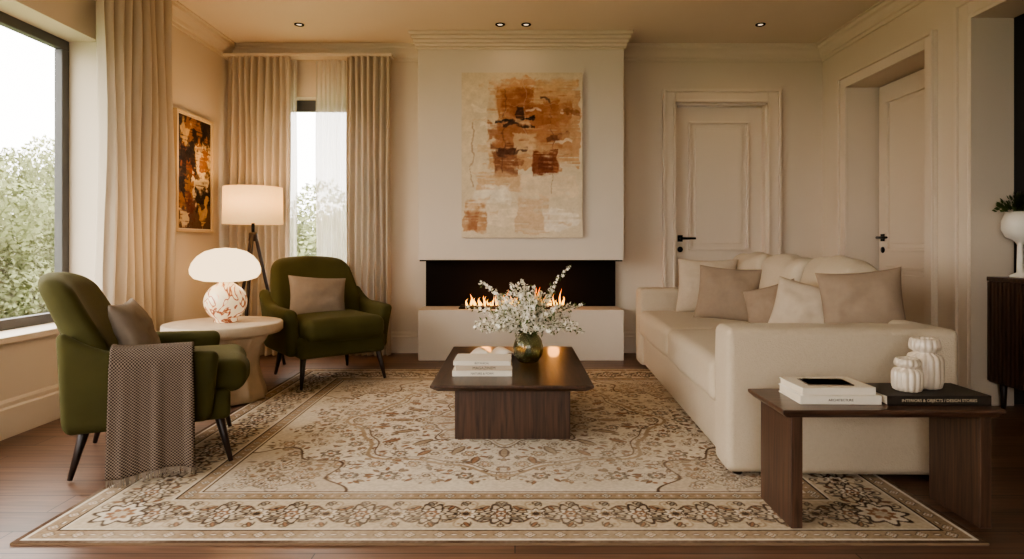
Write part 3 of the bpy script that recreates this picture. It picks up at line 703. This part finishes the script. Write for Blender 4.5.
book(bs,'book_3',.29,.215,.022,.0,.01,.052,-.02,m_white,'BOTANICAL',m_ink,.6)
mg=empty('open_magazine',(-.12,3.63,.313),.3)
V=[];F=[]
for i in range(21):
    u=-1+2*i/20; z=.045*math.sin(min(1,abs(u)*1.1)*pi)*.9+.004
    for y in (-.11,.11): V.append((u*.14,y,z))
for i in range(20): F.append([2*i,2*i+2,2*i+3,2*i+1])
o=obj('pages',mesh('pages',V,F),m_white,mg,smooth=True); so=o.modifiers.new('s','SOLIDIFY'); so.thickness=.004
fv=empty('flower_vase',(.075,3.5,.3108))
gm,nt,out=newmat('green_glass'); p=N(nt,'ShaderNodeBsdfPrincipled'); p.inputs['Transmission Weight'].default_value=.92; p.inputs['Roughness'].default_value=.04; p.inputs['IOR'].default_value=1.4
n=N(nt,'ShaderNodeTexNoise'); n.inputs['Scale'].default_value=18; nt.links.new(coords(nt),n.inputs['Vector'])
nt.links.new(mixc(nt,n.outputs['Fac'],L4((150,152,112)),L4((204,204,170))),p.inputs['Base Color']); nt.links.new(p.outputs[0],out.inputs[0])
lathe('glass',[(0,0),(.045,0),(.055,.004),(.078,.04),(.085,.08),(.076,.12),(.055,.155),(.045,.17),(.05,.185),(.047,.185),(.042,.17),(.05,.155),(.07,.12),(.079,.08),(.072,.04),(.05,.012),(0,.01)],gm,parent=fv,seg=48,rd=lambda t,z:1+.02*math.cos(10*t))
bmf=bmesh.new(); bml=bmesh.new(); rf=random.Random(4); stems=[]
for k in range(72):
    a=rf.random()*2*pi; tilt=rf.uniform(.05,1.3) ; Ln=rf.uniform(.17,.30)
    if k in (0,): a,tilt,Ln=.15,.36,.44
    if k in (1,): a,tilt,Ln=3.0,.5,.38
    if k==2: a,tilt,Ln=3.3,.85,.36
    if k==3: a,tilt,Ln=.1,.8,.34
    d0=Vector((math.cos(a)*math.sin(tilt),math.sin(a)*math.sin(tilt)*.9,math.cos(tilt)))
    pts=[Vector((d0.x*-.03,d0.y*-.03,.03)),Vector((d0.x*.03,d0.y*.03,.18))]; q=pts[-1]; dd=d0.copy()
    for i in range(10):
        dd=(dd+Vector((d0.x*.05,d0.y*.05,-.05))).normalized(); q=q+dd*Ln/10; pts.append(q.copy())
    stems.append(pts)
    for i in range(3,12):
        for m in range(9):
            r_=.026*(1.15-(i-3)/10); off=Vector((rf.gauss(0,1),rf.gauss(0,1),rf.gauss(0,1))).normalized()*r_*rf.uniform(.5,1.2)
            c=pts[i-1].lerp(pts[i],rf.random())+off
            if rf.random()<.76:
                nn=off.normalized(); ta=nn.orthogonal().normalized(); tb2=nn.cross(ta); s=rf.uniform(.006,.0115)
                for pt in range(5):
                    an=pt*2*pi/5; di=ta*math.cos(an)+tb2*math.sin(an); pe=tb2*math.cos(an)-ta*math.sin(an)
                    vs=[bmf.verts.new(c),bmf.verts.new(c+di*s*.6+pe*s*.4+nn*s*.25),bmf.verts.new(c+di*s*1.1+nn*s*.35),bmf.verts.new(c+di*s*.6-pe*s*.4+nn*s*.25)]
                    bmf.faces.new(vs)
            else:
                nn=off.normalized(); ta=nn.orthogonal().normalized(); s=rf.uniform(.012,.028)
                vs=[bml.verts.new(c),bml.verts.new(c+nn*s*.5+ta*s*.22),bml.verts.new(c+nn*s),bml.verts.new(c+nn*s*.5-ta*s*.22)]; bml.faces.new(vs)
for nm,b_,mm in (('blossoms',bmf,m_petal),('leaves',bml,m_leaf)):
    me=bpy.data.meshes.new(nm); b_.to_mesh(me); b_.free(); obj(nm,me,mm,fv)
cu=bpy.data.curves.new('stems','CURVE'); cu.dimensions='3D'; cu.bevel_depth=.0015; cu.bevel_resolution=1
for pts in stems:
    sp=cu.splines.new('POLY'); sp.points.add(len(pts)-1)
    for i,q in enumerate(pts): sp.points[i].co=(*q,1)
o=bpy.data.objects.new('stems',cu); COL.objects.link(o); cu.materials.append(m_leaf); o.parent=fv

# ---------------- sofa
so_=empty('sofa',(.876,2.56,.0085),math.radians(-2.5))
SL,SD=2.5,.94
rbox('base',(SD-.05,SL-.08,.24),.02,m_sofa,(SD/2+.01,SL/2,.14),parent=so_)
for i,y in enumerate((.1,SL-.1)):
    sz=(SD,.20,.60); rbox('arm_%d'%(i+1),sz,.032,m_sofa,(SD/2,y,.317),parent=so_,deform=puff(sz,0,.006,.006,.002,i),n=(10,3,8))
sz=(.11,SL-.3,.60); rbox('back',sz,.035,m_sofa,(SD-.065,SL/2,.317),parent=so_,n=(3,14,6))
for i in range(2):
    sz=(.80,1.045,.2); rbox('seat_cushion_%d'%(i+1),sz,.05,m_sofa,(.395,.203+.524+i*1.048,.35),parent=so_,deform=puff(sz,.012,.0,.025,.005,i*5),n=(10,12,4))
for i in range(3):
    w1=.60
    sz=(.17,w1,.46)
    o=rbox('back_cushion_%d'%(i+1),sz,.06,m_sofa,(.79-.012*i,.47+w1/2+i*.612,.635+.005*i),(.04*(1-i),.16,.05*(i-1)),parent=so_,deform=puff(sz,.06,-.03,.028,.018,i*3+1),n=(4,12,8))
for i,(x,y) in enumerate(((.06,.06),(SD-.06,.06),(.06,SL-.06),(SD-.06,SL-.06))): cyl('foot_%d'%(i+1),(x,y,0),(x,y,.03),.02,.025,m_leg,so_)
pillow('throw_pillow',.44,.42,.16,m_pcream,(1.42,4.60,.665),(-.25,0,-.45),seed=3)
pillow('throw_pillow',.42,.38,.16,m_ptan,(1.43,4.16,.64),(-.3,.06,-.5),seed=4)
pillow('throw_pillow',.32,.29,.12,m_ptan,(1.49,3.60,.60),(-.3,-.3,-.8),seed=5)
pillow('throw_pillow',.38,.33,.14,m_pcream,(1.50,3.16,.615),(-.3,.2,-.6),seed=6)
pillow('throw_pillow',.37,.37,.15,m_ptan,(1.655,2.955,.67),(-.22,-.1,-.42),seed=7)

# ---------------- end table right
et=empty('end_table',(0,0,0))
slab('top',.90,1.65,2.08,2.40,.415,.03,m_walnut,et,.02)
boxes('leg_left',[(.935,.975,2.10,2.36,.0088,.39)],m_walnutz,et,.003)
boxes('leg_right',[(1.575,1.615,2.10,2.36,.0088,.39)],m_walnutz,et,.003)
bs=empty('book_stack',(1.135,2.25,.4155))
book(bs,'book_1',.28,.19,.030,0,0,0,-.02,m_white,'ARCHITECTURE',m_ink,.4)
book(bs,'book_2',.26,.18,.026,-.005,.005,.030,.03,m_white)
book(bs,'book_3',.16,.10,.002,-.01,.0,.0562,-.05,M('cover_print',(120,106,94),.5,var=.5,vscale=20))
bb=book(None,'art_book',.36,.2,.034,1.465,2.24,.4155,0,m_blackbook,'INTERIORS & OBJECTS / DESIGN STORIES',m_inkl,.42)
m_frost=M('frosted_glass',(206,192,174),.3,var=.1,coat=.4)
def candle(name,x,y,z,r,h):
    e=empty(name,(x,y,z))
    lathe('jar',[(0,0),(r*.8,0),(r*.92,h*.03),(r,h*.14),(r*1.02,h*.35),(r,h*.56),(r*.88,h*.66),(r*.6,h*.70),(r*.6,h*.73),(r*.82,h*.77),(r*.86,h*.86),(r*.78,h*.97),(r*.7,h),(r*.6,h*.98),(r*.58,h*.9),(0,h*.88)],m_frost,parent=e,seg=112,rd=lambda t,zz:1+.10*abs(math.cos(7*t))-.05)
candle('ribbed_glass_jar',1.405,2.22,.4505,.048,.115)
candle('ribbed_glass_jar',1.50,2.27,.4505,.058,.18)
# ---------------- sideboard + plant
sb=empty('sideboard',(0,0,0))
boxes('body',[(2.85,4.2,3.28,3.73,.15,.755)],m_walnutz,sb,.003)
boxes('top',[(2.84,4.21,3.27,3.735,.755,.78)],m_walnut,sb,.003)
boxes('slats',[(2.838,2.85,3.29+.03*i,3.305+.03*i,.16,.75) for i in range(15)],m_walnutz,sb,.001)
for i,(x,y) in enumerate(((2.9,3.33),(2.9,3.68),(4.15,3.33),(4.15,3.68))): cyl('leg_%d'%(i+1),(x,y,.15),(x,y,0),.02,.013,m_leg,sb)
pt=empty('potted_plant',(2.95,3.62,.7805))
lathe('pot',[(0,0),(.05,0),(.052,.01),(.018,.03),(.015,.19),(.03,.215),(.07,.235),(.09,.28),(.09,.33),(.07,.38),(.06,.385),(.055,.36),(0,.35)],m_ceramic,parent=pt)
bml=bmesh.new()
for k in range(340):
    a=rf.random()*6.28; el=rf.uniform(.0,1.5); r_=rf.uniform(.04,.12); c=Vector((math.cos(a)*math.cos(el)*r_,math.sin(a)*math.cos(el)*r_*.7,.385+math.sin(el)*r_*.8))
    nn=(c-Vector((0,0,.36))).normalized(); ta=nn.orthogonal().normalized(); s=.032
    vs=[bml.verts.new(c),bml.verts.new(c+nn*s*.5+ta*s*.4),bml.verts.new(c+nn*s),bml.verts.new(c+nn*s*.5-ta*s*.4)]; bml.faces.new(vs)
me=bpy.data.meshes.new('leaves'); bml.to_mesh(me); bml.free(); obj('leaves',me,m_leaf,pt)

# ---------------- downlights
m_bulb=emis('downlight_lit',(255,225,185),1.2)
for x,y,en in ((-1.74,5.0,6),(.0-.12,5.0,1),(.09,5.0,1),(1.98,5.0,6),(-1.2,1.6,5),(1.2,1.6,5)):
    e=empty('recessed_downlight',(x,y,ZC-.001))
    lathe('ring',[(.022,0),(.026,-.006),(.038,-.006),(.04,0)],m_black,parent=e,seg=24)
    lathe('lamp',[(0,-.001),(.022,-.001),(.022,0),(0,0)],m_bulb,parent=e,seg=24)
    ld=bpy.data.lights.new('spot','SPOT'); ld.energy=en; ld.color=lin((255,212,165)); ld.spot_size=2.6; ld.spot_blend=1; ld.shadow_soft_size=.04
    o=bpy.data.objects.new('spot',ld); COL.objects.link(o); o.parent=e; o.location=(0,0,-.02)
# ---------------- outside
def crownmesh(seed,r,hgt):
    g=np.random.RandomState(seed); n=16000
    nb=22; bc=np.stack([g.uniform(-.6,.6,nb)*r,g.uniform(-.6,.6,nb)*r,g.uniform(.08,.88,nb)*hgt],1); br_=g.uniform(.25,.42,nb)*r
    k=g.randint(0,nb,n); d=g.normal(size=(n,3)); d/=np.linalg.norm(d,axis=1)[:,None]
    c=bc[k]+d*(br_[k]*g.uniform(.7,1.1,n))[:,None]; c[:,2]=np.maximum(c[:,2],.1)
    a=g.normal(size=(n,3)); a/=np.linalg.norm(a,axis=1)[:,None]; b=np.cross(a,d); b/=np.linalg.norm(b,axis=1)[:,None]+1e-6
    s=g.uniform(.04,.10,n)[:,None]
    v=np.stack([c-a*s,c-b*s*.6,c+a*s,c+b*s*.6],1).reshape(-1,3)
    f=np.arange(n*4).reshape(-1,4)
    me=bpy.data.meshes.new('crown'); me.from_pydata(v.tolist(),[],f.tolist()); me.materials.append(m_tree); return me
cms=[crownmesh(i,2.4,4.4) for i in range(3)]
GZ=-1.4
def tree(x,y,top,k):
    e=empty('tree',(x,y,GZ)); o=bpy.data.objects.new('crown',cms[k%3]); COL.objects.link(o); o.parent=e; s=(top-GZ)/4.5; o.scale=(1.1,1.1,s); o.rotation_euler=(0,0,k*1.3)
    cyl('trunk',(0,0,0),(0,0,max(1,top*.6)),.2,.12,m_bark,e)
k=0
for i in range(11):
    tree(-14-rng.rand()*4,3+i*2.4,2.4+rng.rand()*1.6,k); k+=1
for i in range(9):
    tree(-22-rng.rand()*4,7+i*3.6,4.6+rng.rand()*1.6,k); k+=1
for i in range(6):
    tree(-9+i*2.3,18+rng.rand()*3,2.2+rng.rand()*.9,k); k+=1
box('garden_ground',-60,60,-40,60,GZ-.1,GZ,m_grass,bev=0)
# ---------------- world + lights
W=bpy.data.worlds.new('World'); S.world=W; W.use_nodes=True; nt=W.node_tree; bg=nt.nodes['Background']; bg.inputs[0].default_value=(1,.96,.905,1); bg.inputs[1].default_value=7.5
# ---------------- camera
cd=bpy.data.cameras.new('camera'); cam=bpy.data.objects.new('camera',cd); COL.objects.link(cam)
cam.location=(0,0,.97); cam.rotation_euler=(pi/2,0,0); cd.sensor_width=36; cd.lens=620/1024*36; cd.shift_y=-34.5/1024; cd.shift_x=-3/1024; cd.clip_start=.05
S.camera=cam
try:
    S.view_settings.view_transform='AgX'; S.view_settings.look='AgX - Medium High Contrast'
except Exception as ex: print(ex)
S.view_settings.exposure=0.22
